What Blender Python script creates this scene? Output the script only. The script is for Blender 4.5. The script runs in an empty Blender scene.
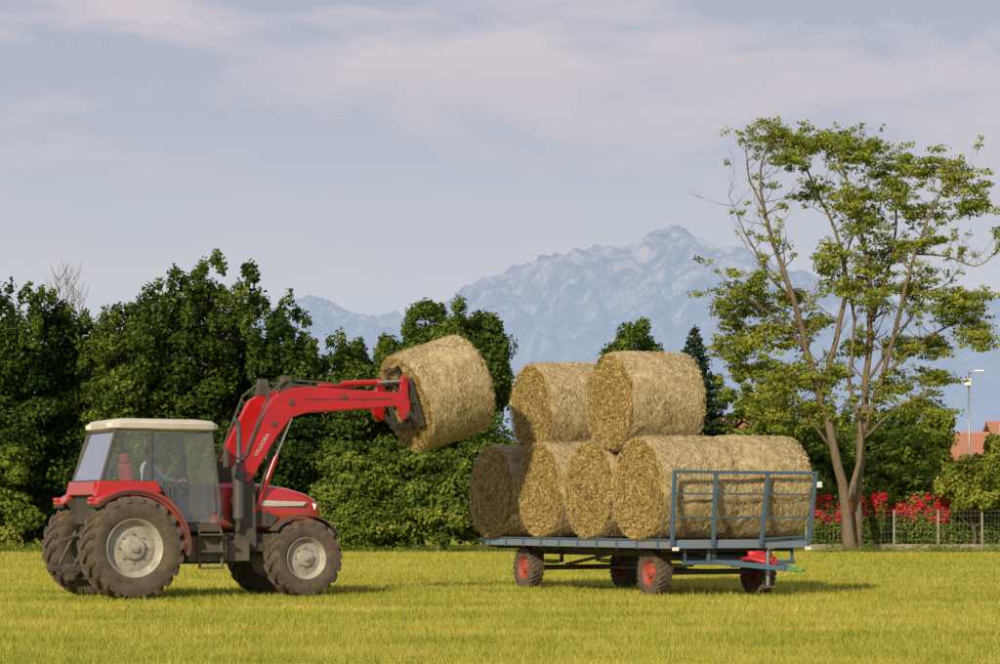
import bpy, bmesh, math, random
import numpy as np
from mathutils import Vector, Matrix, noise
random.seed(7); rng=np.random.default_rng(7)
R=math.radians
scene=bpy.context.scene
scene.view_settings.view_transform='Standard'
scene.view_settings.look='None'
scene.view_settings.exposure=0

# ------------------------------------------------------------ materials
def nm(name):
    m=bpy.data.materials.new(name); m.use_nodes=True
    nt=m.node_tree; nt.nodes.clear()
    out=nt.nodes.new('ShaderNodeOutputMaterial')
    return m,nt,out
def N(nt,t,**k):
    n=nt.nodes.new(t)
    for a,b in k.items(): setattr(n,a,b)
    return n
def ramp(nt,fac,stops):
    r=N(nt,'ShaderNodeValToRGB')
    e=r.color_ramp.elements
    while len(e)<len(stops): e.new(0.5)
    for i,(p,c) in enumerate(stops):
        e[i].position=p; e[i].color=(*c,1)
    nt.links.new(fac,r.inputs[0]); return r.outputs[0]
def noise_n(nt,vec,scale,detail=4,rough=.6,dist=0):
    n=N(nt,'ShaderNodeTexNoise'); n.inputs['Scale'].default_value=scale
    n.inputs['Detail'].default_value=detail; n.inputs['Roughness'].default_value=rough
    n.inputs['Distortion'].default_value=dist
    if vec is not None: nt.links.new(vec,n.inputs['Vector'])
    return n.outputs['Fac']
def objco(nt,scale=(1,1,1)):
    tc=N(nt,'ShaderNodeTexCoord'); mp=N(nt,'ShaderNodeMapping')
    mp.inputs['Scale'].default_value=scale
    nt.links.new(tc.outputs['Object'],mp.inputs['Vector']); return mp.outputs[0]
def mat(name,c1,c2=None,scale=6,rough=.6,metal=0,bump=.0,bscale=40,coat=0,stops=(.3,.7),map=(1,1,1),dust=None):
    m,nt,out=nm(name)
    p=N(nt,'ShaderNodeBsdfPrincipled'); nt.links.new(p.outputs[0],out.inputs[0])
    if c2 is None: c2=tuple(x*.75 for x in c1)
    v=objco(nt,map)
    f=noise_n(nt,v,scale,6,.65)
    col=ramp(nt,f,[(stops[0],c2),(stops[1],c1)])
    if dust:
        tc=N(nt,'ShaderNodeTexCoord'); sp=N(nt,'ShaderNodeSeparateXYZ'); nt.links.new(tc.outputs['Object'],sp.inputs[0])
        mr=N(nt,'ShaderNodeMapRange'); mr.inputs[1].default_value=dust[1]; mr.inputs[2].default_value=dust[2]
        mr.inputs[3].default_value=.8; mr.inputs[4].default_value=0.05
        nt.links.new(sp.outputs[2],mr.inputs[0])
        f3=noise_n(nt,v,3.5,6,.7)
        mu=N(nt,'ShaderNodeMath',operation='MULTIPLY'); nt.links.new(mr.outputs[0],mu.inputs[0]); nt.links.new(f3,mu.inputs[1])
        mx=N(nt,'ShaderNodeMix',data_type='RGBA'); nt.links.new(mu.outputs[0],mx.inputs[0]); nt.links.new(col,mx.inputs[6])
        mx.inputs[7].default_value=(*dust[0],1); col=mx.outputs[2]
    nt.links.new(col,p.inputs['Base Color'])
    p.inputs['Metallic'].default_value=metal
    rr=N(nt,'ShaderNodeMapRange'); rr.inputs[3].default_value=max(.05,rough-.1); rr.inputs[4].default_value=min(1,rough+.15)
    nt.links.new(f,rr.inputs[0]); nt.links.new(rr.outputs[0],p.inputs['Roughness'])
    if coat: p.inputs['Coat Weight'].default_value=coat; p.inputs['Coat Roughness'].default_value=.15
    if bump:
        b=N(nt,'ShaderNodeBump'); b.inputs['Strength'].default_value=bump; b.inputs['Distance'].default_value=.02
        nt.links.new(noise_n(nt,v,bscale,5,.7),b.inputs['Height']); nt.links.new(b.outputs[0],p.inputs['Normal'])
    return m
def leafmat(name,dark,mid,light,trans=.3,rough=.6):
    m,nt,out=nm(name)
    a=N(nt,'ShaderNodeAttribute',attribute_name='tint')
    v=objco(nt); f=noise_n(nt,v,.45,3,.6)
    ad=N(nt,'ShaderNodeMath',operation='ADD'); nt.links.new(a.outputs['Fac'],ad.inputs[0]); nt.links.new(f,ad.inputs[1])
    h=N(nt,'ShaderNodeMath',operation='MULTIPLY'); h.inputs[1].default_value=.5; nt.links.new(ad.outputs[0],h.inputs[0])
    col=ramp(nt,h.outputs[0],[(.25,dark),(.5,mid),(.75,light)])
    p=N(nt,'ShaderNodeBsdfDiffuse')
    t=N(nt,'ShaderNodeBsdfTranslucent'); mx=N(nt,'ShaderNodeMixShader'); mx.inputs[0].default_value=trans
    nt.links.new(col,p.inputs['Color']); nt.links.new(col,t.inputs['Color'])
    nt.links.new(p.outputs[0],mx.inputs[1]); nt.links.new(t.outputs[0],mx.inputs[2]); nt.links.new(mx.outputs[0],out.inputs[0])
    return m

DUST=(.30,.24,.15)
M={}
M['red']=mat('tractor_red',(.46,.008,.010),(.36,.006,.009),2,.28,0,0,coat=.6,dust=(DUST,.4,1.9))
M['red_l']=mat('loader_red',(.46,.008,.013),(.36,.006,.010),2,.34,0,.05,10,coat=.4)
M['roof']=mat('roof_paint',(.50,.48,.44),(.38,.36,.32),3,.5,0,.1,20)
M['black']=mat('black_plastic',(.025,.025,.025),(.045,.042,.038),6,.6,0,.2,60,dust=(DUST,-.3,1.8))
M['pillar']=mat('cab_pillar',(.07,.07,.07),(.05,.05,.05),6,.5)
M['tyre']=mat('tyre_rubber',(.13,.098,.068),(.045,.038,.032),7,.9,0,.4,60)
M['rim']=mat('rim_silver',(.42,.41,.38),(.24,.22,.18),5,.55,.15,.1,30)
M['rimred']=mat('rim_red',(.40,.06,.04),(.22,.06,.04),8,.7,0,.1,30)
M['stripe']=mat('stripe_grey',(.50,.50,.48),(.4,.4,.38),5,.5)
M['steel']=mat('steel',(.35,.35,.35),(.22,.21,.2),8,.4,.8)
M['chrome']=mat('cylinder_rod',(.7,.7,.7),(.55,.55,.55),8,.2,1)
M['blue']=mat('trailer_blue',(.035,.10,.19),(.07,.10,.13),7,.6,0,.15,40)
M['bluelt']=mat('trailer_deck_edge',(.11,.20,.31),(.18,.18,.17),5,.65,0,.2,40)
M['chass']=mat('chassis_dark',(.04,.045,.05),(.09,.075,.055),7,.7,0,.2,40)
M['plank']=mat('plank',(.28,.22,.15),(.16,.12,.08),5,.8,0,.3,40,map=(1,8,1))
M['white']=mat('white_paint',(.75,.75,.72),(.65,.65,.62),8,.5)
M['jackred']=mat('jack_red',(.5,.02,.03),(.4,.02,.03),8,.45)
M['green']=mat('green_paint',(.08,.3,.12),(.06,.22,.1),8,.5)
M['redlens']=mat('red_lens',(.6,.02,.02),(.5,.02,.02),8,.25)
M['seat']=mat('seat_cloth',(.30,.05,.04),(.2,.04,.03),12,.9)
M['shirt']=mat('shirt',(.45,.52,.62),(.35,.42,.52),9,.9,0,.3,40)
M['jeans']=mat('jeans',(.05,.08,.16),(.04,.06,.12),9,.9,0,.3,60)
M['skin']=mat('skin',(.50,.28,.18),(.42,.22,.14),9,.55)
M['hair']=mat('hair',(.05,.03,.02),(.03,.02,.015),30,.8)
M['bark']=mat('bark',(.15,.12,.085),(.07,.055,.04),5,.9,0,.6,14,map=(3,3,.6))
M['barkl']=mat('bark_light',(.19,.145,.095),(.08,.062,.042),5,.9,0,.6,14,map=(3,3,.6))
M['concrete']=mat('concrete',(.30,.27,.22),(.17,.16,.13),3,.9,0,.3,20)
M['wire']=mat('fence_wire',(.14,.15,.13),(.09,.10,.09),6,.5,.3)
M['plaster']=mat('plaster',(.5,.44,.34),(.42,.37,.29),2,.9)
M['tile']=mat('roof_tiles',(.42,.19,.13),(.28,.12,.08),9,.9,0,.5,20,map=(1,6,1))
M['win']=mat('window_dark',(.03,.04,.05),(.02,.025,.03),3,.1)
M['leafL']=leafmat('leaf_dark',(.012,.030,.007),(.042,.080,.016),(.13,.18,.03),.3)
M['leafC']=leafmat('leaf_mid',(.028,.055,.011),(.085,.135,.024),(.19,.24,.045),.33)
M['leafB']=leafmat('leaf_bush',(.05,.085,.014),(.14,.20,.03),(.29,.34,.06),.35)
M['leafR']=leafmat('leaf_robinia',(.10,.14,.02),(.23,.28,.04),(.42,.44,.09),.42)
M['leafP']=leafmat('leaf_conifer',(.014,.028,.014),(.028,.05,.022),(.05,.08,.03),.15)
M['petal']=leafmat('rose_petal',(.35,.01,.03),(.62,.02,.05),(.75,.06,.12),.25)
def glassmat():
    m,nt,out=nm('cab_glass')
    t=N(nt,'ShaderNodeBsdfTransparent'); t.inputs[0].default_value=(.88,.93,.92,1)
    g=N(nt,'ShaderNodeBsdfGlossy'); g.inputs['Roughness'].default_value=.04
    lw=N(nt,'ShaderNodeFresnel'); lw.inputs[0].default_value=2.1
    mx=N(nt,'ShaderNodeMixShader'); nt.links.new(lw.outputs[0],mx.inputs[0]); nt.links.new(t.outputs[0],mx.inputs[1]); nt.links.new(g.outputs[0],mx.inputs[2])
    d=N(nt,'ShaderNodeBsdfDiffuse'); d.inputs[0].default_value=(.45,.44,.38,1)
    f=noise_n(nt,objco(nt),2.5,5,.7); mr=N(nt,'ShaderNodeMapRange'); mr.inputs[1].default_value=.3; mr.inputs[2].default_value=.75
    mr.inputs[3].default_value=.01; mr.inputs[4].default_value=.11; nt.links.new(f,mr.inputs[0])
    m2=N(nt,'ShaderNodeMixShader'); nt.links.new(mr.outputs[0],m2.inputs[0]); nt.links.new(mx.outputs[0],m2.inputs[1]); nt.links.new(d.outputs[0],m2.inputs[2])
    nt.links.new(m2.outputs[0],out.inputs[0]); return m
M['glass']=glassmat()

# ------------------------------------------------------------ mesh builder
def empty(name,loc=(0,0,0),rot=(0,0,0)):
    e=bpy.data.objects.new(name,None); scene.collection.objects.link(e)
    e.location=loc; e.rotation_euler=rot; e.empty_display_size=.3; return e
class MB:
    def __init__(s): s.v=[]; s.f=[]
    def add(s,v,f):
        o=len(s.v); s.v+= [tuple(p) for p in v]; s.f+=[tuple(i+o for i in q) for q in f]; return s
    def box(s,c,d,rot=(0,0,0)):
        m=Matrix.Rotation(rot[2],3,'Z')@Matrix.Rotation(rot[1],3,'Y')@Matrix.Rotation(rot[0],3,'X')
        vs=[]
        for x in(-.5,.5):
            for y in(-.5,.5):
                for z in(-.5,.5): vs.append(Vector(c)+m@Vector((x*d[0],y*d[1],z*d[2])))
        return s.add(vs,[(0,1,3,2),(4,6,7,5),(0,4,5,1),(2,3,7,6),(0,2,6,4),(1,5,7,3)])
    def beam(s,p0,p1,w,h,up=(0,0,1)):
        p0=Vector(p0);p1=Vector(p1);d=(p1-p0).normalized();u=Vector(up)
        if abs(d.dot(u))>.98:u=Vector((1,0,0))
        a=d.cross(u).normalized();b=a.cross(d).normalized()
        vs=[p+a*i*w/2+b*j*h/2 for p in(p0,p1) for i in(-1,1) for j in(-1,1)]
        return s.add(vs,[(0,1,3,2),(4,6,7,5),(0,4,5,1),(2,3,7,6),(0,2,6,4),(1,5,7,3)])
    def tube(s,pts,rad,n=10,caps=True):
        pts=[Vector(p) for p in pts]
        if not hasattr(rad,'__len__'): rad=[rad]*len(pts)
        vs=[];a=None
        for i,p in enumerate(pts):
            d=(pts[min(i+1,len(pts)-1)]-pts[max(i-1,0)]).normalized()
            if a is None:
                u=Vector((0,0,1)) if abs(d.z)<.9 else Vector((1,0,0)); a=d.cross(u).normalized()
            else: a=(a-d*a.dot(d)).normalized()
            b=d.cross(a)
            for k in range(n):
                t=2*math.pi*k/n; vs.append(p+(a*math.cos(t)+b*math.sin(t))*rad[i])
        f=[]
        for i in range(len(pts)-1):
            for k in range(n):
                k2=(k+1)%n; f.append((i*n+k,i*n+k2,(i+1)*n+k2,(i+1)*n+k))
        if caps: f.append(tuple(range(n))[::-1]); f.append(tuple((len(pts)-1)*n+k for k in range(n)))
        return s.add(vs,f)
    def cyl(s,p0,p1,r,r1=None,n=16): return s.tube([p0,p1],[r,r if r1 is None else r1],n)
    def prism(s,prof,y0,y1):
        n=len(prof); vs=[(x,y0,z) for x,z in prof]+[(x,y1,z) for x,z in prof]
        f=[tuple(range(n)),tuple(range(n,2*n))[::-1]]+[(i,(i+1)%n,n+(i+1)%n,n+i) for i in range(n)]
        return s.add(vs,f)
    def lathe(s,prof,c,n=40,axis='Y'):
        vs=[];f=[];m=len(prof)
        for k in range(n):
            t=2*math.pi*k/n
            for a,r in prof: vs.append((c[0]+r*math.cos(t),c[1]+a,c[2]+r*math.sin(t)))
        for k in range(n):
            k2=(k+1)%n
            for j in range(m-1): f.append((k*m+j,k*m+j+1,k2*m+j+1,k2*m+j))
        return s.add(vs,f)
    def obj(s,name,mt,parent=None,smooth=False,bevel=0,sub=0,solid=0):
        me=bpy.data.meshes.new(name); me.from_pydata(s.v,[],s.f)
        bm=bmesh.new(); bm.from_mesh(me); bmesh.ops.recalc_face_normals(bm,faces=bm.faces); bm.to_mesh(me); bm.free()
        me.materials.append(mt)
        if smooth is True: me.shade_smooth()
        elif smooth:
            for p in me.polygons: p.use_smooth=True
            me.set_sharp_from_angle(angle=smooth)
        o=bpy.data.objects.new(name,me); scene.collection.objects.link(o)
        if parent: o.parent=parent
        if bevel:
            md=o.modifiers.new('b','BEVEL'); md.width=bevel; md.segments=2; md.limit_method='ANGLE'; md.angle_limit=R(40)
        return o
def npmesh(name,V,F,mt,parent=None,tint=None,k=4,smooth=False,mats=None,mi=None):
    me=bpy.data.meshes.new(name)
    nf=len(F)
    me.vertices.add(len(V)); me.vertices.foreach_set('co',V.astype(np.float32).ravel())
    me.loops.add(nf*k); me.loops.foreach_set('vertex_index',F.astype(np.int32).ravel())
    me.polygons.add(nf); me.polygons.foreach_set('loop_start',np.arange(0,nf*k,k,dtype=np.int32))
    if mats:
        for x in mats: me.materials.append(x)
        me.polygons.foreach_set('material_index',mi.astype(np.int32))
    else: me.materials.append(mt)
    if smooth: me.polygons.foreach_set('use_smooth',np.ones(nf,dtype=bool))
    me.update(calc_edges=True)
    if tint is not None:
        a=me.attributes.new('tint','FLOAT','FACE'); a.data.foreach_set('value',tint.astype(np.float32))
    o=bpy.data.objects.new(name,me); scene.collection.objects.link(o)
    if parent: o.parent=parent
    return o
def unit(a): return a/np.maximum(np.linalg.norm(a,axis=1,keepdims=True),1e-6)

# ------------------------------------------------------------ foliage
def leaves(name,blobs,n,size,mt,parent,shell=(.35,1.3),jit=.9,up=.3,asp=.6):
    B=np.array(blobs,dtype=float)
    c=B[:,:3]; r=B[:,3:6]
    w=(r[:,0]*r[:,2]+r[:,0]*r[:,1]); w/=w.sum()
    idx=rng.choice(len(B),n,p=w)
    d=unit(rng.normal(size=(n,3)))
    u=rng.uniform(shell[0],shell[1],n)[:,None]
    pos=c[idx]+d*r[idx]*u
    pos[:,2]=np.maximum(pos[:,2],.05)
    nr=unit(d+rng.normal(size=(n,3))*jit*.6+np.array([0,0,up]))
    t=unit(np.cross(nr,rng.normal(size=(n,3)))); b=np.cross(nr,t)
    s=(rng.uniform(.55,1.3,n)*size)[:,None]
    V=np.stack([pos-t*s,pos-b*s*asp+t*s*.1,pos+t*s,pos+b*s*asp+t*s*.1],1).reshape(-1,3)
    F=np.arange(n*4).reshape(-1,4)
    bt=rng.random(len(B))
    tint=bt[idx]*.55+rng.random(n)*.45
    return npmesh(name,V,F,mt,parent,tint)
def crown(cx,cy,z0,z1,rx,ry,nb,rb,power=.45):
    out=[]
    for i in range(nb):
        d=unit(rng.normal(size=(1,3)))[0]; u=rng.random()**power
        zc=(z0+z1)/2; rz=(z1-z0)/2
        x=cx+d[0]*rx*u; y=cy+d[1]*ry*u; z=zc+d[2]*rz*u
        r=rb*rng.uniform(.45,1.4)
        out.append((x,y,z,r*rng.uniform(.8,1.4),r*rng.uniform(.8,1.2),r*rng.uniform(.5,.9)))
    return out
def limbs(mb,base,h,r0,spread,n=7):
    bx,by=base
    pts=[Vector((bx+.15*math.sin(i*1.3+bx),by,h*i/6)) for i in range(7)]
    mb.tube(pts,[r0*(1-.14*i) for i in range(7)],8)
    for k in range(n):
        i=random.randint(2,5); p=pts[i]; a=random.uniform(0,6.28); L=spread*random.uniform(.6,1)
        q=[p]
        for j in range(1,4): q.append(p+Vector((math.cos(a)*L*j/3,math.sin(a)*L*j/3,L*.8*j/3+random.uniform(-.2,.2))))
        mb.tube(q,[r0*.45,r0*.33,r0*.2,r0*.08],6)
def tree(name,x,y,z0,z1,rx,mt,nl,size,nb=45,rb=.9,ry=None,r0=.2,top=None,bark='bark'):
    e=empty(name,(x,y,0))
    mb=MB(); limbs(mb,(0,0),z1*.82,r0,rx*.8); mb.obj('trunk',M[bark],e,True)
    bl=crown(0,0,z0,z1-rb*.5,rx-rb*.5,(ry or rx)-rb*.3,nb,rb)
    for i in range(nb//2):
        d=unit(rng.normal(size=(1,3)))[0]; d[2]=abs(d[2])*1.0
        bl.append((d[0]*rx,d[1]*(ry or rx),(z0+z1)/2+d[2]*(z1-z0)/2,.3,.3,.4))
    leaves('foliage',bl,nl,size,mt,e)
    return e

PX=2361.0
def X(px,Y): return (px-500)/PX*Y
def Z(py,Y): return 1.35+(519-py)/PX*Y

# left tree belt (one mass)
belt=empty('tree_belt',(0,0,0))
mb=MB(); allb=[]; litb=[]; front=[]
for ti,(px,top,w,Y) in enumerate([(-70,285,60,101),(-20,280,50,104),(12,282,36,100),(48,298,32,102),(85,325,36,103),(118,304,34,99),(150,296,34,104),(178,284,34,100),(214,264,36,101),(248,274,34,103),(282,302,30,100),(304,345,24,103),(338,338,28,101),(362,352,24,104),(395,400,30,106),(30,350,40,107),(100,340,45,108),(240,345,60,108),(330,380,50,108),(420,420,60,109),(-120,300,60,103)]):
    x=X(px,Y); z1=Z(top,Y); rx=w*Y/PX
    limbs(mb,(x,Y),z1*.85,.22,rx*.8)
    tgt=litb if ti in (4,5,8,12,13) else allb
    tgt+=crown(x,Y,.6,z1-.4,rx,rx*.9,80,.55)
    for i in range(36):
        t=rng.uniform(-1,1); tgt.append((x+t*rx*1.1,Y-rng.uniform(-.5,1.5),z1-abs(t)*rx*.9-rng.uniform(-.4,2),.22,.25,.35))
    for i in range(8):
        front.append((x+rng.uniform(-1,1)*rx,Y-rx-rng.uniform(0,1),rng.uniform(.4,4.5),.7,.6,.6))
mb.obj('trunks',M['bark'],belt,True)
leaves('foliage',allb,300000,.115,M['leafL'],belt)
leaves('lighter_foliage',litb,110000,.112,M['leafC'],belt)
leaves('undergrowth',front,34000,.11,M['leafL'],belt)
mb=MB()
for px,top in [(60,266),(67,262),(74,270),(80,284),(52,280)]:
    x=X(px,106); z=Z(top,106)
    mb.tube([(x,106,0),(x+.1,106,z*.6),(x-.05,106,z)],[.07,.035,.008],6)
    for k in range(34):
        zz=random.uniform(.6,.98)*z; a=random.choice([-1,1])*random.uniform(.3,1)
        mb.tube([(x,106,zz),(x+a*.3,106+random.uniform(-.3,.3),zz+.35),(x+a*.5,106,zz+.8)],[.014,.010,.004],4)
mb.obj('bare_twigs',M['barkl'],belt,True)
e=empty('shrub',(X(2,97),97,0)); leaves('foliage',crown(0,0,.2,4.2,1.0,.8,26,.45),10000,.11,M['leafB'],e)

tree('deciduous_tree',X(445,101),101,3.3,Z(300,101),2.9,M['leafC'],70000,.108,100,.55)
tree('deciduous_tree',X(632,112),112,2,Z(321,112),1.6,M['leafC'],22000,.11,40,.5)
tree('deciduous_tree',X(735,120),120,1,Z(372,120),1.7,M['leafB'],14000,.13,34,.5)
e=empty('shrub_thicket',(0,0,0)); bl=[]
for (px,top,w,Y) in [(345,440,26,97),(380,428,30,98),(415,440,26,97),(450,425,34,98.5),(490,420,28,98),(520,430,28,99),(400,470,50,96.5),(470,470,50,96.5),(365,475,40,96.5),(560,420,40,101),(610,420,40,103),(660,410,40,103),(700,425,35,104),(740,440,30,104)]:
    bl+=crown(X(px,Y),Y,.2,Z(top,Y),w*Y/PX,1.3,34,.5)
leaves('foliage',bl,120000,.115,M['leafC'],e)
bl=[]
for (px,top,w,Y) in [(350,450,20,95.8),(385,440,24,96),(470,452,26,96),(430,480,34,95.6),(500,470,16,96),(360,500,26,95.6)]:
    bl+=crown(X(px,Y),Y,.2,Z(top,Y),w*Y/PX,.6,22,.35)
leaves('bright_foliage',bl,26000,.10,M['leafB'],e)
# unmown verge along the field edge
e=empty('grass_verge',(0,0,0)); bl=[]
for i in range(420):
    x=rng.uniform(-27,27); bl.append((x,rng.uniform(94.2,95.6),.12,.35,.3,.22*rng.uniform(.6,1.6)))
leaves('tufts',bl,22000,.085,M['leafB'],e,asp=.16,up=0)

# conifer
e=empty('conifer_tree',(X(694,110),110,0)); mb=MB(); H=Z(327,110)
mb.tube([(0,0,0),(0,0,H*.5),(0,0,H)],[.2,.12,.02],8); mb.obj('trunk',M['bark'],e,True)
bl=[]
for i in range(90):
    t=(i+.5)/90; z=1+(H-1)*t; rr=(1-t)**.8*3.0+.08; a=i*2.4
    bl.append((math.cos(a)*rr*.6,math.sin(a)*rr*.6,z-.1,.12+rr*.4,.12+rr*.4,.2))
leaves('needles',bl,30000,.10,M['leafP'],e,up=-.1,shell=(.2,1.1))

# shrubs & trees on the right, behind the fence
e=empty('shrub_thicket',(0,0,0)); bl=[]
for (px,top,w,Y) in [(770,402,26,108),(800,420,26,107),(835,440,26,110),(745,430,22,106),(880,425,28,112),(915,440,30,110),(985,465,28,108),(1020,430,40,110),(950,475,30,108),(870,470,30,109),(810,470,26,106),(1080,440,50,110),(1140,420,50,112)]:
    bl+=crown(X(px,Y),Y,.3,Z(top,Y),w*Y/PX,1.4,34,.48)
leaves('foliage',bl,110000,.12,M['leafB'],e)
tree('deciduous_tree',X(880,125),125,1,Z(412,125),2.4,M['leafC'],22000,.14,44,.6)
tree('deciduous_tree',X(925,128),128,1,Z(405,128),2.2,M['leafR'],22000,.14,44,.6)
tree('deciduous_tree',X(820,135),135,1,Z(400,135),2.6,M['leafB'],18000,.14,44,.6)
tree('deciduous_tree',X(778,116),116,1,Z(385,116),1.9,M['leafR'],18000,.12,40,.5)
tree('deciduous_tree',X(1005,106),106,1.2,Z(440,106),1.5,M['leafR'],18000,.12,36,.5)
tree('deciduous_tree',X(972,103.2),103.2,1.6,Z(470,103.2),1.5,M['leafR'],12000,.10,30,.4,r0=.1)
e=empty('distant_tree_belt',(0,0,0)); bl=[]
for i in range(150):
    x=-75+i*1.0+rng.uniform(-.5,.5); Y=rng.uniform(170,190)
    bl.append((x,Y,rng.uniform(2,6.5),1.8,1.5,1.8)); bl.append((x,Y,1.5,1.8,1.5,1.6))
leaves('foliage',bl,60000,.36,M['leafC'],e)

# ------------------------------------------------------------ big open tree (robinia)
TY=99.0; TX=X(853,TY)
rob=empty('robinia_tree',(TX,TY,0))
def q(px,py,y=0): return Vector(((px-853)/PX*TY,y,(551-py)/PX*TY))
mainl=[([(849,553),(844,500),(832,450),(819,400),(804,350),(790,300),(775,258),(763,218),(756,185),(764,150)],.25,.03,-.4,-1.5),
([(857,553),(859,500),(862,440),(868,380),(873,320),(868,260),(858,205),(845,165),(838,142)],.24,.03,.3,.8),
([(862,440),(884,375),(898,310),(912,255),(930,210),(945,180)],.14,.03,.3,-1.6),
([(819,400),(836,340),(846,280),(836,228),(818,185),(804,152)],.14,.03,-.4,1.2),
([(804,350),(776,322),(750,304),(732,294)],.10,.02,-.4,-1.4),
([(884,375),(915,348),(945,328),(970,318)],.10,.02,0,.9),
([(790,300),(766,275),(744,238),(726,200)],.08,.012,-.7,-1.2),
([(763,218),(748,185),(742,158),(745,138)],.05,.01,-1.2,-1.8),
([(912,255),(942,258),(968,270),(985,258)],.06,.01,-.5,-1.8),
([(873,320),(893,260),(902,210),(893,165)],.11,.02,.4,2.0),
([(846,500),(862,440),(850,380),(857,320),(850,260),(868,205),(876,168)],.13,.02,-.5,1.8),
([(868,380),(905,330),(930,295),(955,280)],.08,.015,.3,1.6),
([(832,450),(800,410),(775,400)],.07,.015,-.4,-1.4),
([(862,440),(895,410),(925,395)],.07,.015,.3,-1.0)]
mb=MB(); tips=[]
ztop=q(0,124).z
def twig(p,d,L,r,depth):
    pts=[p]
    for j in range(3):
        d=(d+Vector((random.uniform(-.35,.35),random.uniform(-.35,.35),random.uniform(-.1,.25)))).normalized()
        nx=pts[-1]+d*L/3
        if nx.z>ztop: nx.z=ztop-random.uniform(0,.5)
        nx.x=min(nx.x,5.75)
        pts.append(nx)
    mb.tube(pts,[r,r*.75,r*.5,r*.25],5,False)
    if depth>0:
        for k in range(3):
            i=random.randint(1,3); dd=(d+Vector((random.uniform(-.9,.9),random.uniform(-.9,.9),random.uniform(-.2,.5)))).normalized()
            twig(pts[i],dd,L*.55,r*.45,depth-1)
    tips.append(pts[-1])
for pl,r0,r1,y0,y1 in mainl:
    n=len(pl); pts=[]
    for i,(a,b) in enumerate(pl):
        t=i/(n-1); pts.append(q(a,b,y0+(y1-y0)*t+.15*math.sin(i*2.1)))
    sm=[]
    for i in range(n-1):
        for t in(0,.33,.66):
            p0=pts[max(i-1,0)];p1=pts[i];p2=pts[i+1];p3=pts[min(i+2,n-1)]
            sm.append(.5*((2*p1)+(-p0+p2)*t+(2*p0-5*p1+4*p2-p3)*t*t+(-p0+3*p1-3*p2+p3)*t**3)+Vector((random.uniform(-.05,.05),0,0)))
    sm.append(pts[-1]); m_=len(sm)
    rr=[r0+(r1-r0)*(i/(m_-1))**.8 for i in range(m_)]
    if y0<1 and pl[0][1]>550: rr[0]*=1.5; rr[1]*=1.15
    mb.tube(sm,rr,9)
    for i in range(3,m_):
        if sm[i].z<5.2: continue
        for k in range(1 if i<m_*.4 else 2):
            a=random.uniform(0,6.28); d=Vector((math.cos(a),math.sin(a)*.8,random.uniform(.2,1.1))).normalized()
            twig(sm[i],d,random.uniform(.6,1.5),max(.014,rr[i]*.4),2 if random.random()<.6 else 1)
mb.obj('trunk_and_branches',M['barkl'],rob,True)
cl=[(772,140,16,10),(800,144,22,14),(832,136,26,12),(850,160,26,18),(905,162,22,18),(935,167,26,16),(956,190,26,15),(968,210,16,12),(925,212,26,12),(890,200,18,20),(850,202,22,14),(818,190,20,14),(745,285,28,12),(728,308,18,16),(757,328,30,20),(735,350,22,14),(790,338,24,16),(800,295,16,12),(828,258,15,14),(846,288,20,14),(880,268,20,20),(918,288,26,16),(945,308,26,16),(968,322,22,16),(935,340,30,17),(902,345,20,14),(970,345,20,12),(800,378,34,18),(768,385,30,18),(838,372,20,14),(898,385,28,16),(862,232,16,14),(820,320,14,12),(905,245,16,12),(770,415,30,14),(760,300,20,14),(860,345,14,12),(945,375,24,12),(785,165,12,8),(872,145,16,10),(870,300,14,12),(930,245,14,10),(875,410,24,12),(815,412,20,12),(920,405,24,12),(755,365,30,16),(735,335,24,12),(965,300,24,10)]
bl=[]
for (cx,cy,rx,ry) in cl:
    yy=rng.uniform(-1.8,1.8)
    for i in range(int(14+rx*ry/18)):
        d=rng.normal(size=3)*.5
        p=q(cx+d[0]*rx,max(cy+d[2]*ry,126),yy+d[1]*.9); r=rng.uniform(.14,.34)
        bl.append((p.x,p.y,p.z,r*1.4,r*1.2,r*.5))
for t in tips:
    if t.z>6 and random.random()<.15: bl.append((t.x,t.y,t.z,.2,.2,.14))
leaves('foliage',bl,68000,.078,M['leafR'],rob,shell=(.3,1.3),jit=1.1,up=.4)

# ------------------------------------------------------------ ground & grass
def groundmat():
    m,nt,out=nm('field_ground')
    p=N(nt,'ShaderNodeBsdfDiffuse'); nt.links.new(p.outputs[0],out.inputs[0])
    f1=noise_n(nt,objco(nt,(.5,1.0,1)),.35,5,.65); f2=noise_n(nt,objco(nt,(3,3,3)),4,4,.7)
    ad=N(nt,'ShaderNodeMath',operation='ADD'); nt.links.new(f1,ad.inputs[0]); nt.links.new(f2,ad.inputs[1])
    h=N(nt,'ShaderNodeMath',operation='MULTIPLY'); h.inputs[1].default_value=.5; nt.links.new(ad.outputs[0],h.inputs[0])
    col=ramp(nt,h.outputs[0],[(.36,(.13,.15,.024)),(.5,(.29,.29,.05)),(.64,(.46,.39,.11))])
    nt.links.new(col,p.inputs['Color']); return m
gm=groundmat()
mb=MB(); mb.add([(-12000,-300,0),(12000,-300,0),(12000,16000,0),(-12000,16000,0)],[(0,1,2,3)])
mb.obj('ground',gm)
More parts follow.
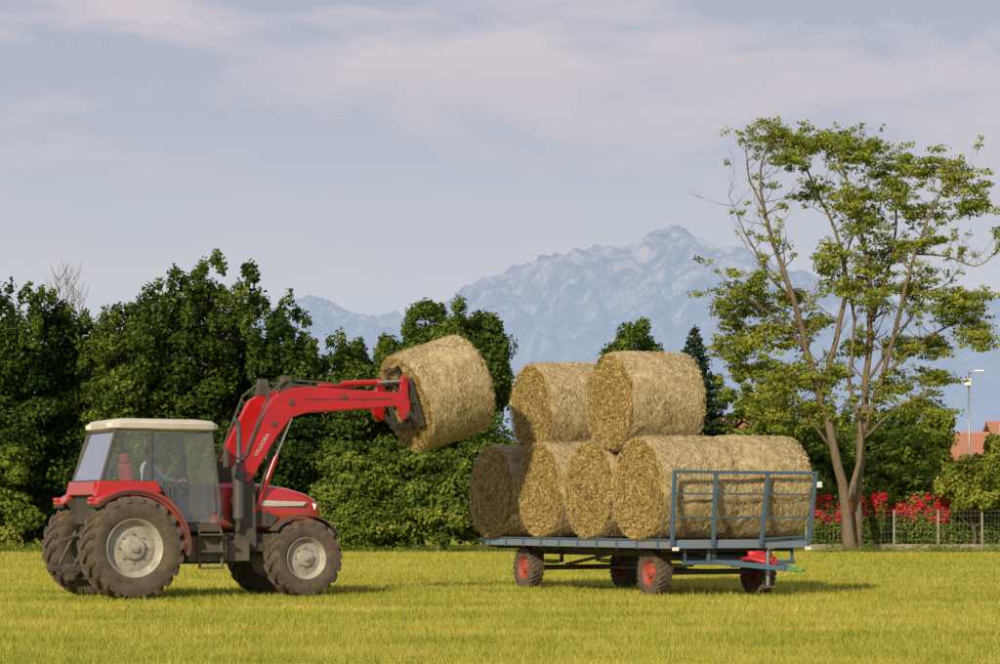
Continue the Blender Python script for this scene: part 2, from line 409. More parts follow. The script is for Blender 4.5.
def grassmat():
    m,nt,out=nm('grass_blades')
    a=N(nt,'ShaderNodeAttribute',attribute_name='tint')
    f1=noise_n(nt,objco(nt,(.22,.9,1)),.5,6,.7); f2=noise_n(nt,objco(nt,(1,1.6,1)),1.6,4,.7)
    av=N(nt,'ShaderNodeMath',operation='MULTIPLY_ADD'); nt.links.new(f2,av.inputs[0]); av.inputs[1].default_value=.4
    s0=N(nt,'ShaderNodeMath',operation='MULTIPLY'); s0.inputs[1].default_value=.6; nt.links.new(f1,s0.inputs[0]); nt.links.new(s0.outputs[0],av.inputs[2])
    ad=N(nt,'ShaderNodeMath',operation='MULTIPLY_ADD'); nt.links.new(av.outputs[0],ad.inputs[0]); ad.inputs[1].default_value=1.5
    sc=N(nt,'ShaderNodeMath',operation='MULTIPLY'); sc.inputs[1].default_value=.40; nt.links.new(a.outputs['Fac'],sc.inputs[0])
    nt.links.new(sc.outputs[0],ad.inputs[2])
    h=N(nt,'ShaderNodeMath',operation='MULTIPLY'); h.inputs[1].default_value=.54; nt.links.new(ad.outputs[0],h.inputs[0])
    col=ramp(nt,h.outputs[0],[(.37,(.10,.15,.018)),(.46,(.25,.29,.036)),(.56,(.46,.43,.075)),(.68,(.62,.50,.19))])
    d=N(nt,'ShaderNodeBsdfDiffuse'); t=N(nt,'ShaderNodeBsdfTranslucent'); mx=N(nt,'ShaderNodeMixShader'); mx.inputs[0].default_value=.35
    nt.links.new(col,d.inputs[0]); nt.links.new(col,t.inputs[0]); nt.links.new(d.outputs[0],mx.inputs[1]); nt.links.new(t.outputs[0],mx.inputs[2]); nt.links.new(mx.outputs[0],out.inputs[0])
    return m
n=620000
u=rng.random(n); Yg=np.where(rng.random(n)<.6, 1/(1/18+u*(1/97-1/18)), np.exp(np.log(18)+u*(np.log(97)-np.log(18))))
Xg=(rng.random(n)*2-1)*(Yg*.27+1.5)
sc=(Yg/22)**.7
hgt=rng.uniform(.02,.085,n)*(1+.3*np.sin(Xg*1.7+np.sin(Yg*.9)*2)*np.sin(Yg*1.3+Xg*.2))*sc**.35
tall=rng.random(n)<.05; hgt=np.where(tall,hgt*1.9,hgt)
wd=rng.uniform(.0025,.006,n)*sc
a=rng.uniform(0,math.pi,n); lean=rng.normal(size=(n,2))*.035
dx=np.cos(a)*wd; dy=np.sin(a)*wd*.4
V=np.zeros((n,3,3))
V[:,0]=np.stack([Xg-dx,Yg-dy,np.zeros(n)],1); V[:,1]=np.stack([Xg+dx,Yg+dy,np.zeros(n)],1); V[:,2]=np.stack([Xg+lean[:,0],Yg+lean[:,1],hgt],1)
npmesh('grass',V.reshape(-1,3),np.arange(n*3).reshape(-1,3),grassmat(),None,rng.random(n),k=3)

# ------------------------------------------------------------ mountain range
def mountain():
    m,nt,out=nm('rock_painted_haze')
    d=N(nt,'ShaderNodeBsdfDiffuse')
    v=objco(nt,(1,1,.55)); f=noise_n(nt,v,.012,9,.74,.6)
    tc=N(nt,'ShaderNodeTexCoord'); sp=N(nt,'ShaderNodeSeparateXYZ'); nt.links.new(tc.outputs['Object'],sp.inputs[0])
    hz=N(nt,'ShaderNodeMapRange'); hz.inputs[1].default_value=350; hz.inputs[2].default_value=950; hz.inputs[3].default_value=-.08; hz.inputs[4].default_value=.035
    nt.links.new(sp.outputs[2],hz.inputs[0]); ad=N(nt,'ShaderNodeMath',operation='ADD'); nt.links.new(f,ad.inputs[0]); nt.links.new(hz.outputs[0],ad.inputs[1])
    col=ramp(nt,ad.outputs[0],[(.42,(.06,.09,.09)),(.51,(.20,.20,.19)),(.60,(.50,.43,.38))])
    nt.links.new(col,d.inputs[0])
    e=N(nt,'ShaderNodeEmission'); e.inputs[0].default_value=(.40,.48,.635,1); e.inputs[1].default_value=1   # distance haze painted on the rock as surface glow, stronger towards the base
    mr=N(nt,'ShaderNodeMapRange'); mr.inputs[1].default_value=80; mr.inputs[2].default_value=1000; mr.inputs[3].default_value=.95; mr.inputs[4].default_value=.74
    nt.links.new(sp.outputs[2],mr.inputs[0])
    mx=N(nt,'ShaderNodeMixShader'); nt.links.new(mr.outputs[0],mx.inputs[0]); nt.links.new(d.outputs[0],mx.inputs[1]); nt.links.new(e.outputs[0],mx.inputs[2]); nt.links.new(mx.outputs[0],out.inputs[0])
    pts=[(-500,380),(0,345),(230,330),(285,298),(312,290),(335,300),(360,306),(390,304),(425,310),(445,292),(462,280),(480,274),(500,264),(530,257),(545,248),(560,240),(575,236),(592,238),(610,239),(622,236),(634,228),(645,222),(658,219),(672,219),(685,222),(695,226),(708,233),(722,238),(745,240),(780,260),(830,275),(880,290),(940,300),(1000,292),(1100,310),(1500,370)]
    xs=np.array([ (p-500)*8000/PX for p,_ in pts]); hs=np.array([1.35+(519-y)*8000/PX for _,y in pts])
    nx,ny=900,170
    gx=np.linspace(xs[0],xs[-1],nx); gy=np.linspace(5600,8700,ny)
    V=np.zeros((ny,nx,3))
    for j in range(ny):
        for i in range(nx):
            x,y=gx[i],gy[j]
            t=(y-5600)/(8000-5600) if y<8000 else 1-(y-8000)/1500
            t=min(max(t,0),1)
            h=np.interp(x+noise.noise(Vector((x*.004,y*.004,9)))*120*(1-t),xs,hs)
            rn=noise.ridged_multi_fractal(Vector((x*.0045+y*.0008,y*.0009,0)),.85,2.1,7,1.0,2.0)
            fn=noise.fractal(Vector((x*.02,y*.012,5)),.7,2.1,5)
            V[j,i]=(x,y,h*(t**1.15)*.965+(rn-1.0)*190*t*(1-t)**.8*1.5+fn*16*t+(rn-1)*16)
    idx=np.arange(nx*ny).reshape(ny,nx)
    F=np.stack([idx[:-1,:-1],idx[:-1,1:],idx[1:,1:],idx[1:,:-1]],-1).reshape(-1,4)
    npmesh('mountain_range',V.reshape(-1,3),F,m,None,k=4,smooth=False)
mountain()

# ------------------------------------------------------------ hay bales
def baleside():
    m,nt,out=nm('hay_side'); p=N(nt,'ShaderNodeBsdfPrincipled'); nt.links.new(p.outputs[0],out.inputs[0]); p.inputs['Roughness'].default_value=.85; p.inputs['Specular IOR Level'].default_value=.15
    f1=noise_n(nt,objco(nt,(34,13,13)),1,8,.8,1.2); f2=noise_n(nt,objco(nt,(3.2,1.8,1.8)),1.5,6,.7)
    ad=N(nt,'ShaderNodeMath',operation='MULTIPLY_ADD'); nt.links.new(f1,ad.inputs[0]); ad.inputs[1].default_value=.62
    s=N(nt,'ShaderNodeMath',operation='MULTIPLY'); s.inputs[1].default_value=.38; nt.links.new(f2,s.inputs[0]); nt.links.new(s.outputs[0],ad.inputs[2])
    col=ramp(nt,ad.outputs[0],[(.36,(.13,.095,.04)),(.48,(.38,.30,.155)),(.62,(.66,.56,.36))])
    nt.links.new(col,p.inputs['Base Color'])
    b=N(nt,'ShaderNodeBump'); b.inputs['Strength'].default_value=.9; b.inputs['Distance'].default_value=.04; nt.links.new(f1,b.inputs['Height']); nt.links.new(b.outputs[0],p.inputs['Normal'])
    return m
def baleface():
    m,nt,out=nm('hay_end'); p=N(nt,'ShaderNodeBsdfPrincipled'); nt.links.new(p.outputs[0],out.inputs[0]); p.inputs['Roughness'].default_value=.9; p.inputs['Specular IOR Level'].default_value=.1
    wv=N(nt,'ShaderNodeTexWave',wave_type='RINGS',rings_direction='X'); nt.links.new(objco(nt),wv.inputs['Vector'])
    wv.inputs['Scale'].default_value=1.9; wv.inputs['Distortion'].default_value=9; wv.inputs['Detail'].default_value=6; wv.inputs['Detail Scale'].default_value=1.6
    f2=noise_n(nt,objco(nt,(7,7,7)),2.2,8,.82)
    ad=N(nt,'ShaderNodeMath',operation='MULTIPLY_ADD'); nt.links.new(wv.outputs['Fac'],ad.inputs[0]); ad.inputs[1].default_value=.13
    s=N(nt,'ShaderNodeMath',operation='MULTIPLY'); s.inputs[1].default_value=.9; nt.links.new(f2,s.inputs[0]); nt.links.new(s.outputs[0],ad.inputs[2])
    col=ramp(nt,ad.outputs[0],[(.38,(.05,.032,.01)),(.50,(.24,.165,.05)),(.64,(.54,.40,.15))])
    nt.links.new(col,p.inputs['Base Color'])
    b=N(nt,'ShaderNodeBump'); b.inputs['Strength'].default_value=1; b.inputs['Distance'].default_value=.07; nt.links.new(ad.outputs[0],b.inputs['Height']); nt.links.new(b.outputs[0],p.inputs['Normal'])
    return m
def strawmat(name,stops):
    m,nt,out=nm(name); p=N(nt,'ShaderNodeBsdfPrincipled'); nt.links.new(p.outputs[0],out.inputs[0]); p.inputs['Roughness'].default_value=.6; p.inputs['Specular IOR Level'].default_value=.3
    a=N(nt,'ShaderNodeAttribute',attribute_name='tint'); nt.links.new(ramp(nt,a.outputs['Fac'],stops),p.inputs['Base Color']); return m
BS,BF=baleside(),baleface()
SS=strawmat('straw_side',[(0,(.12,.085,.03)),(.4,(.42,.33,.17)),(1,(.80,.70,.48))])
SF=strawmat('straw_end',[(0,(.07,.045,.012)),(.45,(.38,.27,.09)),(1,(.78,.61,.28))])
def bale_mesh(seed,R0=.92,L=1.48):
    r=np.random.default_rng(seed); nt_=110
    prof=[]; hl=L/2
    for k in range(9): prof.append((-hl+.0*k,R0*.95*k/8))
    prof+= [(-hl+.02,R0*.975),(-hl+.07,R0*.995)]
    for k in range(1,18): prof.append((-hl+.07+(L-.14)*k/18,R0))
    prof+= [(hl-.07,R0*.995),(hl-.02,R0*.975)]
    for k in range(8,-1,-1): prof.append((hl,R0*.95*k/8))
    P=len(prof); V=[];mi=[];F=[]
    def disp(x,y,z):
        rr=math.hypot(y,z); o=Vector((x*1.3+seed*7,y*1.3,z*1.3))
        d=noise.fractal(o,1,2,3)*.06; d2=noise.fractal(o*6,1,2,3)*.028
        belly=.02*math.cos(x/hl*1.2)
        k=1+(d+d2+belly)/max(rr,.3) if rr>0 else 1
        ax=(noise.fractal(o*2.5+Vector((50,0,0)),1,2,4)*.06+noise.fractal(o*9,1,2,2)*.02)*(1 if abs(x)>hl-.06 else 0)
        y,z=y*k,z*k
        if z<-.8*R0: z=-.8*R0+(z+.8*R0)*.75
        return (x+ax,y,z)
    for k in range(nt_):
        t=2*math.pi*k/nt_
        for (x,rr) in prof: V.append(disp(x,rr*math.cos(t),rr*math.sin(t)))
    for k in range(nt_):
        k2=(k+1)%nt_
        for j in range(P-1):
            F.append((k*P+j,k*P+j+1,k2*P+j+1,k2*P+j)); mi.append(1 if (j<9 or j>=P-10) else 0)
    V=np.array(V);F=np.array(F);mi=np.array(mi)
    def strips(c,t,nv,Ls,W):
        s=np.cross(t,nv)
        return np.stack([c-t*Ls-s*W,c-t*Ls+s*W,c+t*Ls+s*W*.6,c+t*Ls-s*W*.6],1).reshape(-1,3)
    ns=15000; th=r.uniform(0,2*math.pi,ns); xx=r.uniform(-hl,hl,ns)
    nv=np.stack([np.zeros(ns),np.cos(th),np.sin(th)],1); tg=np.stack([np.zeros(ns),-np.sin(th),np.cos(th)],1)
    tg=unit(tg+np.stack([r.normal(size=ns)*.8,np.zeros(ns),np.zeros(ns)],1)+nv*r.normal(size=(ns,1))*.2)
    rad=R0+.02*np.cos(xx/hl*1.2)+r.uniform(-.01,.04,ns)
    c=nv*rad[:,None]; c[:,0]=xx
    c[:,2]=np.where(c[:,2]<-.8*R0,-.8*R0+(c[:,2]+.8*R0)*.75,c[:,2])
    nv2=unit(nv+r.normal(size=(ns,3))*.5)
    V1=strips(c,tg,nv2,r.uniform(.015,.065,ns)[:,None],r.uniform(.0015,.004,ns)[:,None])
    nf=17000; th=r.uniform(0,2*math.pi,nf); rr=R0*.99*np.sqrt(r.random(nf)); sg=np.where(r.random(nf)<.6,-1,1)
    c=np.stack([sg*(hl+r.uniform(-.02,.05,nf)),rr*np.cos(th),rr*np.sin(th)],1)
    c[:,2]=np.where(c[:,2]<-.8*R0,-.8*R0+(c[:,2]+.8*R0)*.75,c[:,2])
    tg=np.stack([r.normal(size=nf)*.5,-np.sin(th)*.8+r.normal(size=nf)*.8,np.cos(th)*.8+r.normal(size=nf)*.8],1); tg=unit(tg)
    nv=unit(np.stack([sg*1.0,r.normal(size=nf)*.5,r.normal(size=nf)*.5],1))
    V2=strips(c,tg,nv,r.uniform(.015,.065,nf)[:,None],r.uniform(.002,.005,nf)[:,None])
    o1=len(V); o2=o1+len(V1)
    F=np.vstack([F,np.arange(ns*4).reshape(-1,4)+o1,np.arange(nf*4).reshape(-1,4)+o2])
    mi=np.concatenate([mi,np.full(ns,2),np.full(nf,3)]); V=np.vstack([V,V1,V2])
    tint=np.concatenate([np.zeros(len(mi)-ns-nf),r.random(ns),r.random(nf)])
    return npmesh('hay_bale',V,F,None,None,tint,4,True,[BS,BF,SS,SF],mi)
proto=[bale_mesh(s) for s in (1,2,3,4)]
used=[False]*4
def bale(k,loc,rot,scale=1):
    if not used[k]: o=proto[k]; used[k]=True
    else:
        o=bpy.data.objects.new('hay_bale',proto[k].data); scene.collection.objects.link(o)
    m=Matrix.Rotation(rot[2],3,'Z')@Matrix.Rotation(rot[1],3,'Y')@Matrix.Rotation(rot[0],3,'X')
    o.location=loc; o.rotation_euler=m.to_euler(); o.scale=scale if hasattr(scale,'__len__') else (scale,)*3
    return o

# ------------------------------------------------------------ wheels
def tyre(mb,c,Rr,W,rim,lugs,lug_h,n=56):
    hw=W/2; b=Rr-lug_h
    prof=[(-hw*.82,rim*.97),(-hw*.9,rim*1.04),(-hw*1.0,rim+(b-rim)*.4),(-hw*1.0,rim+(b-rim)*.68),(-hw*.88,b*.965),(-hw*.5,b*.995),(0,b),(hw*.5,b*.995),(hw*.88,b*.965),(hw,rim+(b-rim)*.68),(hw,rim+(b-rim)*.4),(hw*.9,rim*1.04),(hw*.82,rim*.97)]
    mb.lathe(prof,c,n)
    def pt(t,y,r): return (c[0]+r*math.cos(t),c[1]+y,c[2]+r*math.sin(t))
    for sgn in(-1,1):
        for k in range(lugs):
            t0=2*math.pi*(k+(.5 if sgn>0 else 0))/lugs
            sw=.9*2*math.pi/lugs; w=.2*2*math.pi/lugs
            st=[(hw*1.03,rim+(b-rim)*.78,b*.93,0),(hw*.95,b*.93,Rr*.985,sw*.15),(hw*.5,b*.98,Rr,sw*.6),(-hw*.04,b*.99,Rr,sw)]
            vs=[]
            for (y,r0,r1,dt) in st:
                for a,r in((-w,r0),(w,r0),(w*.8,r1),(-w*.8,r1)): vs.append(pt(t0+dt+a,sgn*y,r))
            f=[(0,1,2,3),(15,14,13,12)]
            for i in range(3):
                for j in range(4): f.append((i*4+j,i*4+(j+1)%4,i*4+4+(j+1)%4,i*4+4+j))
            mb.add(vs,f)
def wheel(e,name,c,Rr,W,rim,side,lugs,lug_h,rimmat,bolts=8,dish=.35):
    w=empty(name); w.parent=e; w.location=c
    mb=MB(); tyre(mb,(0,0,0),Rr,W,rim,lugs,lug_h); mb.obj('tyre',M['tyre'],w,R(35))
    s=side; hw=W/2
    mb=MB()
    mb.lathe([(s*hw*.80,rim*1.01),(s*hw*.86,rim*.97),(s*hw*.78,rim*.92),(s*hw*.45,rim*.86),(s*hw*.30,rim*.80),(s*hw*dish,rim*.70),(s*hw*(dish+.08),rim*.55),(s*hw*(dish+.05),rim*.42),(s*hw*(dish+.32),rim*.36),(s*hw*(dish+.38),rim*.18),(s*hw*(dish+.38),.001)],(0,0,0),48)
    mb.lathe([(-s*hw*.80,rim*1.01),(-s*hw*.7,rim*.9),(-s*hw*.0,rim*.8),(s*hw*.2,rim*.78),(s*hw*.2,.001)],(0,0,0),40)
    mb.obj('rim',rimmat,w,R(35))
    mb=MB()
    for k in range(bolts):
        t=2*math.pi*k/bolts; x,z=math.cos(t)*rim*.48,math.sin(t)*rim*.48
        mb.cyl((x,s*hw*(dish),z),(x,s*hw*(dish+.2),z),rim*.03,n=8)
    mb.obj('wheel_nuts',M['steel'],w)
    mb=MB(); mb.lathe([(s*hw*(dish+.40),rim*.15),(s*hw*(dish+.55),rim*.13),(s*hw*(dish+.6),.001)],(0,0,0),20)
    mb.obj('hub',rimmat,w,R(35))
    return w

# ------------------------------------------------------------ tractor
tr=empty('tractor',(-6.61,40.21,0),(0,0,R(28)))
FX=3.16
for s in(-1,1):
    wheel(tr,'rear_wheel',(0,s*.985,.865),.875,.50,.50,s,22,.045,M['rim'])
    wheel(tr,'front_wheel',(FX,s*.86,.67),.68,.40,.37,s,18,.035,M['rim'])
mb=MB()
mb.box((.9,0,.85),(2.7,.5,.55)); mb.box((.2,0,.87),(.75,.8,.6)); mb.box((2.75,0,.95),(1.3,.42,.5))
mb.cyl((0,-.8,.865),(0,.8,.865),.14); mb.box((FX,0,.66),(.26,1.3,.2)); mb.cyl((FX,-.72,.67),(FX,.72,.67),.11)
mb.box((3.55,0,.85),(.5,.5,.3)); mb.box((-.55,0,.55),(.5,.12,.08))
mb.beam((-.2,-.4,.55),(-1.0,-.42,.5),.05,.1); mb.beam((-.2,.4,.55),(-1.0,.42,.5),.05,.1); mb.beam((-.4,0,1.15),(-.95,0,.95),.06,.06)
mb.cyl((-.5,-.4,1.15),(-.8,-.42,.55),.03); mb.cyl((-.5,.4,1.15),(-.8,.42,.55),.03)
mb.obj('chassis',M['chass'],tr,bevel=.02)
mb=MB()
mb.box((1.42,-.66,.84),(.72,.34,.42)); mb.box((1.42,.66,.84),(.72,.34,.42))
mb.box((1.45,-.92,.52),(.42,.2,.035)); mb.box((1.45,-.95,.80),(.42,.16,.035)); mb.box((1.45,-.92,1.08),(.42,.2,.035))
for x in(1.25,1.65): mb.beam((x,-.9,.52),(x,-.86,1.18),.03,.05)
mb.box((2.05,-.52,.8),(.4,.3,.35)); mb.box((.75,0,1.2),(1.9,1.5,.14)); mb.box((2.3,0,.98),(1.1,.86,.22))
mb.obj('tank_and_steps',M['black'],tr,bevel=.03)
def arcband(mb,r0,r1,a0,a1,y0,y1,cz=.865,n=18,x0=0):
    vs=[];f=[]
    for i in range(n+1):
        t=R(a0+(a1-a0)*i/n)
        for r in(r0,r1):
            for y in(y0,y1): vs.append((x0+r*math.cos(t),y,cz+r*math.sin(t)))
    for i in range(n):
        o=i*4
        for a,b in((0,1),(1,3),(3,2),(2,0)): f.append((o+a,o+b,o+4+b,o+4+a))
    f+=[(0,2,3,1),(n*4,n*4+1,n*4+3,n*4+2)]; mb.add(vs,f)
for s in(-1,1):
    mb=MB(); arcband(mb,.965,1.01,-6,132,s*.66,s*1.12)
    arcband(mb,.89,1.015,-6,132,s*1.10,s*1.15)
    mb.obj('rear_fender',M['red'],tr,R(40),bevel=.008)
    mb=MB(); arcband(mb,.93,.967,-8,134,s*.70,s*1.18); mb.obj('fender_rubber_edge',M['black'],tr,R(40))
    mb=MB(); arcband(mb,.5,.97,0,128,s*.64,s*.68); mb.obj('inner_fender',M['black'],tr)
    mb=MB(); mb.box((-.66,s*.95,1.66),(.05,.22,.11),(0,-.7,0)); mb.obj('tail_light',M['redlens'],tr,bevel=.01)
    mb=MB(); arcband(mb,.73,.755,35,140,s*.70,s*1.03,.67,12,FX); mb.obj('front_fender',M['black'],tr,R(40))
mb=MB()
mb.prism([(-.42,1.25),(.95,1.25),(1.0,1.32),(.62,1.92),(-.47,1.96)],-.70,.70)
mb.obj('cab_rear_body',M['black'],tr,bevel=.03)
mb=MB()
for s in(-1,1): mb.prism([(-.56,1.72),(.62,1.80),(.52,1.985),(-.50,1.985)],s*.66,s*.82)
mb.box((-.5,0,1.86),(.1,1.4,.22))
mb.obj('cab_waist_panel',M['red'],tr,bevel=.02)
mb=MB()
def yb(z): return .78-.06*(z-1.3)/1.5
for s in(-1,1):
    for (x0,z0,x1,z1,w) in [(-.44,1.97,-.16,2.86,.06),(.44,1.9,.44,2.86,.065),(1.70,1.28,1.52,2.86,.055),(.62,1.9,1.02,1.27,.05),(1.02,1.27,1.70,1.27,.05),(-.46,1.99,.46,1.99,.04),(-.2,2.83,1.52,2.83,.05)]:
        mb.beam((x0,s*yb(z0),z0),(x1,s*yb(z1),z1),.05,w,up=(1,0,.3))
mb.beam((-.46,-.75,1.98),(-.46,.75,1.98),.05,.05); mb.beam((1.70,-.75,1.5),(1.70,.75,1.5),.05,.06); mb.beam((1.52,-.72,2.84),(1.52,.72,2.84),.05,.06); mb.beam((-.16,-.72,2.84),(-.16,.72,2.84),.05,.06)
mb.beam((.80,-.80,1.62),(.80,-.80,1.9),.03,.05)
mb.obj('cab_frame',M['pillar'],tr,bevel=.012)
mb=MB()
for s in(-1,1):
    a,b=s*yb(2.0),s*yb(2.83)
    mb.add([(-.42,a,2.0),(.42,a,2.0),(.42,b,2.83),(-.15,b,2.83)],[(0,1,2,3)])
    a=s*yb(1.3); a2=s*yb(1.9)
    mb.add([(1.04,a,1.29),(1.67,a,1.29),(1.51,b,2.82),(.47,b,2.82),(.47,a2,1.93),(.64,a2,1.9)],[(0,1,2,3,4,5)])
mb.add([(-.44,-.74,2.0),(-.44,.74,2.0),(-.16,.7,2.82),(-.16,-.7,2.82)],[(0,1,2,3)])
mb.add([(1.68,-.74,1.52),(1.68,.74,1.52),(1.52,.7,2.82),(1.52,-.7,2.82)],[(0,1,2,3)])
mb.obj('cab_glass',M['glass'],tr)
mb=MB()
def rrect(x0,x1,y0,y1,z,r=.14,n=4):
    pts=[]
    for cx,cy,a0 in((x1-r,y1-r,0),(x0+r,y1-r,90),(x0+r,y0+r,180),(x1-r,y0+r,270)):
        for k in range(n+1):
            t=R(a0+90*k/n); pts.append((cx+r*math.cos(t),cy+r*math.sin(t),z))
    return pts
rings=[rrect(-.18,1.58,-.74,.74,2.85),rrect(-.22,1.64,-.78,.78,2.88),rrect(-.22,1.64,-.78,.78,2.96),rrect(-.17,1.57,-.73,.73,3.02),rrect(0,1.4,-.52,.52,3.05)]
nn=len(rings[0]); vs=[p for r_ in rings for p in r_]; f=[tuple(range(nn))[::-1],tuple((len(rings)-1)*nn+i for i in range(nn))]
for i in range(len(rings)-1):
    for k in range(nn): f.append((i*nn+k,i*nn+(k+1)%nn,(i+1)*nn+(k+1)%nn,(i+1)*nn+k))
mb.add(vs,f); mb.obj('cab_roof',M['roof'],tr,R(30))
mb=MB()
for y in(-.55,.55):
    mb.box((1.65,y,2.92),(.05,.18,.08)); mb.box((-.23,y,2.92),(.05,.18,.08))
mb.obj('work_lights',M['white'],tr,bevel=.01)
mb=MB()
for s in(-1,1):
    mb.tube([(1.56,s*.76,2.6),(1.68,s*.98,2.62),(1.68,s*1.0,2.5)],.014,6); mb.box((1.68,s*1.02,2.38),(.05,.17,.30))
mb.tube([(1.60,-.82,1.3),(1.64,-.86,1.6),(1.60,-.84,2.0)],.014,6)
mb.obj('mirrors',M['black'],tr,bevel=.01)
mb=MB(); mb.box((.52,0,1.62),(.5,.5,.16)); mb.box((.27,0,1.98),(.14,.48,.64),(0,-.12,0)); mb.box((.22,0,2.38),(.1,.28,.18),(0,-.12,0)); mb.obj('seat',M['seat'],tr,bevel=.05)
mb=MB(); mb.box((1.5,0,1.65),(.3,.42,.55)); mb.cyl((1.4,0,1.75),(1.2,0,1.98),.03); mb.box((.6,-.42,1.66),(.6,.14,.25)); mb.box((.55,0,1.45),(.35,.35,.3))
ring=[]
for k in range(25):
    t=2*math.pi*k/24; ring.append(Vector((1.2,0,1.98))+Vector((.0,math.cos(t)*.19,0))+Vector((.6,0,.8))*math.sin(t)*.19*1.0)
mb.tube(ring,.014,8,False); mb.beam((1.2,-.19,1.98),(1.2,.19,1.98),.03,.015)
mb.obj('dashboard_and_steering_wheel',M['black'],tr,bevel=.01)
secs=[(1.74,.43,1.16,1.97),(2.1,.43,1.16,1.99),(2.7,.42,1.15,1.96),(3.15,.40,1.12,1.89),(3.48,.37,1.08,1.80),(3.66,.33,1.10,1.70),(3.74,.26,1.18,1.59)]
vs=[];f=[];nn=20
for (x,hw,z0,z1) in secs:
    zc=(z0+z1)/2;hz=(z1-z0)/2
    for k in range(nn):
        t=2*math.pi*(k+.5)/nn; c_,s_=math.cos(t),math.sin(t); ex=.38
        y=math.copysign(abs(c_)**ex,c_)*hw; z=math.copysign(abs(s_)**(ex if s_<0 else .5),s_)*hz
        if s_>0: y*=1-.16*s_**3
        vs.append((x,y,zc+z))
for i in range(len(secs)-1):
    for k in range(nn): f.append((i*nn+k,i*nn+(k+1)%nn,(i+1)*nn+(k+1)%nn,(i+1)*nn+k))
f+=[tuple(range(nn)),tuple((len(secs)-1)*nn+k for k in range(nn))[::-1]]
mb=MB(); mb.add(vs,f); mb.obj('hood',M['red'],tr,R(38))
mb=MB()
for s in(-1,1):
    mb.prism([(1.95,1.22),(2.75,1.22),(2.90,1.40),(2.45,1.52),(1.95,1.56)],s*.415,s*.437)
mb.prism([(3.62,1.2),(3.755,1.22),(3.755,1.5),(3.68,1.62)],-.22,.22)
mb.obj('grille',M['black'],tr,bevel=.006)
mb=MB()
for s in(-1,1):
    for k in range(6): mb.box((2.06+k*.12,s*.44,1.40),(.02,.02,.22))
mb.obj('grille_ribs',M['pillar'],tr)
mb=MB()
for s in(-1,1): mb.prism([(2.0,1.62),(2.75,1.57),(3.35,1.58),(3.42,1.65),(2.75,1.67),(2.0,1.71)],s*.400,s*.432)
mb.obj('hood_stripe',M['stripe'],tr,bevel=.004)
mb=MB()
for s in(-1,1): mb.box((3.58,s*.27,1.58),(.16,.14,.11),(0,.35,s*.35))
mb.obj('headlights',M['white'],tr,bevel=.02)
mb=MB(); mb.box((3.87,0,.95),(.24,.62,.42)); mb.obj('front_ballast',M['chass'],tr,bevel=.03)
mb=MB(); mb.tube([(2.05,-.62,1.15),(2.05,-.66,1.3),(2.05,-.66,1.36)],[.05,.05,.1],14); mb.cyl((2.05,-.66,1.36),(2.05,-.66,2.12),.105); mb.tube([(2.05,-.66,2.12),(2.05,-.66,2.2),(2.05,-.66,2.9),(2.03,-.66,3.0),(1.96,-.66,3.07)],[.1,.05,.045,.045,.045],14)
mb.obj('exhaust',M['pillar'],tr,R(40))
# loader
mb=MB()
for s in(-1,1):
    y=s*.52
    mb.prism([(2.02,.85),(2.42,.85),(2.40,1.7),(2.36,2.32),(2.12,2.38),(1.98,2.2),(2.05,1.6)],y-.05,y+.05)
    mb.beam((2.2,y,.88),(3.35,s*.40,.80),.07,.14); mb.box((2.2,s*.35,.95),(.3,.35,.2))
mb.obj('loader_mast',M['chass'],tr,bevel=.015)
mb=MB()
for s in(-1,1):
    y=s*.54
    pr=[(2.02,2.02),(2.28,1.98),(2.78,2.78),(3.06,3.12),(3.40,3.22),(5.10,3.36),(5.22,3.12),(5.34,3.16),(5.36,3.46),(5.22,3.60),(3.30,3.66),(2.98,3.62),(2.70,3.44),(2.35,2.80)]
    mb.prism(pr,y-.065,y+.065)
mb.cyl((3.0,-.54,3.35),(3.0,.54,3.35),.07); mb.cyl((4.75,-.54,3.45),(4.75,.54,3.45),.06)
mb.obj('loader_arms',M['red_l'],tr,bevel=.018)
mb=MB()
for s in(-1,1):
    y=s*.62
    mb.beam((2.18,y-.0,2.42),(2.62,y,3.50),.03,.05,up=(0,1,0)); mb.beam((2.62,y,3.52),(2.95,y,3.78),.03,.06,up=(0,1,0))
    mb.beam((3.0,s*.52,3.78),(4.1,s*.52,3.73),.035,.045,up=(0,1,0))
    mb.prism([(2.85,3.55),(3.1,3.55),(3.05,3.84),(2.9,3.84)],s*.46,s*.6)
    for (x,z) in ((2.17,2.1),(3.05,3.38),(4.05,3.5),(5.28,3.22),(2.72,3.0)): mb.cyl((x,s*.60,z),(x,s*.635,z),.045,n=12)
    mb.beam((3.3,s*.612,3.45),(5.0,s*.612,3.49),.012,.02,up=(0,1,0))
mb.obj('level_linkage',M['chass'],tr,bevel=.004)
mb=MB(); mc=MB()
for s in(-1,1):
    mb.cyl((2.42,s*.44,1.45),(2.82,s*.44,2.42),.05); mc.cyl((2.82,s*.44,2.42),(3.12,s*.44,3.12),.028)
    mb.cyl((4.05,s*.52,3.74),(4.72,s*.52,3.78),.05); mc.cyl((4.72,s*.52,3.78),(5.25,s*.52,3.82),.025)
    mb.prism([(5.18,3.5),(5.30,3.5),(5.34,3.88),(5.22,3.90)],s*.46,s*.58)
mb.obj('hydraulic_cylinders',M['red_l'],tr,R(40)); mc.obj('cylinder_rods',M['chrome'],tr,R(40))
mb=MB()
for k in range(4):
    o=k*.03
    mb.tube([(2.3,-.42+o,1.3),(2.55,-.50,1.9+o),(2.75,-.46+o,2.6),(3.05,-.45+o,3.1),(3.6,-.46,3.62+o*.3),(4.6,-.46+o,3.66),(5.1,-.4+o,3.8),(5.35,-.3,3.7)],.014,6)
mb.tube([(5.15,-.3,3.5),(5.0,-.35,3.95),(5.25,-.3,4.1),(5.42,-.2,3.9)],.015,6)
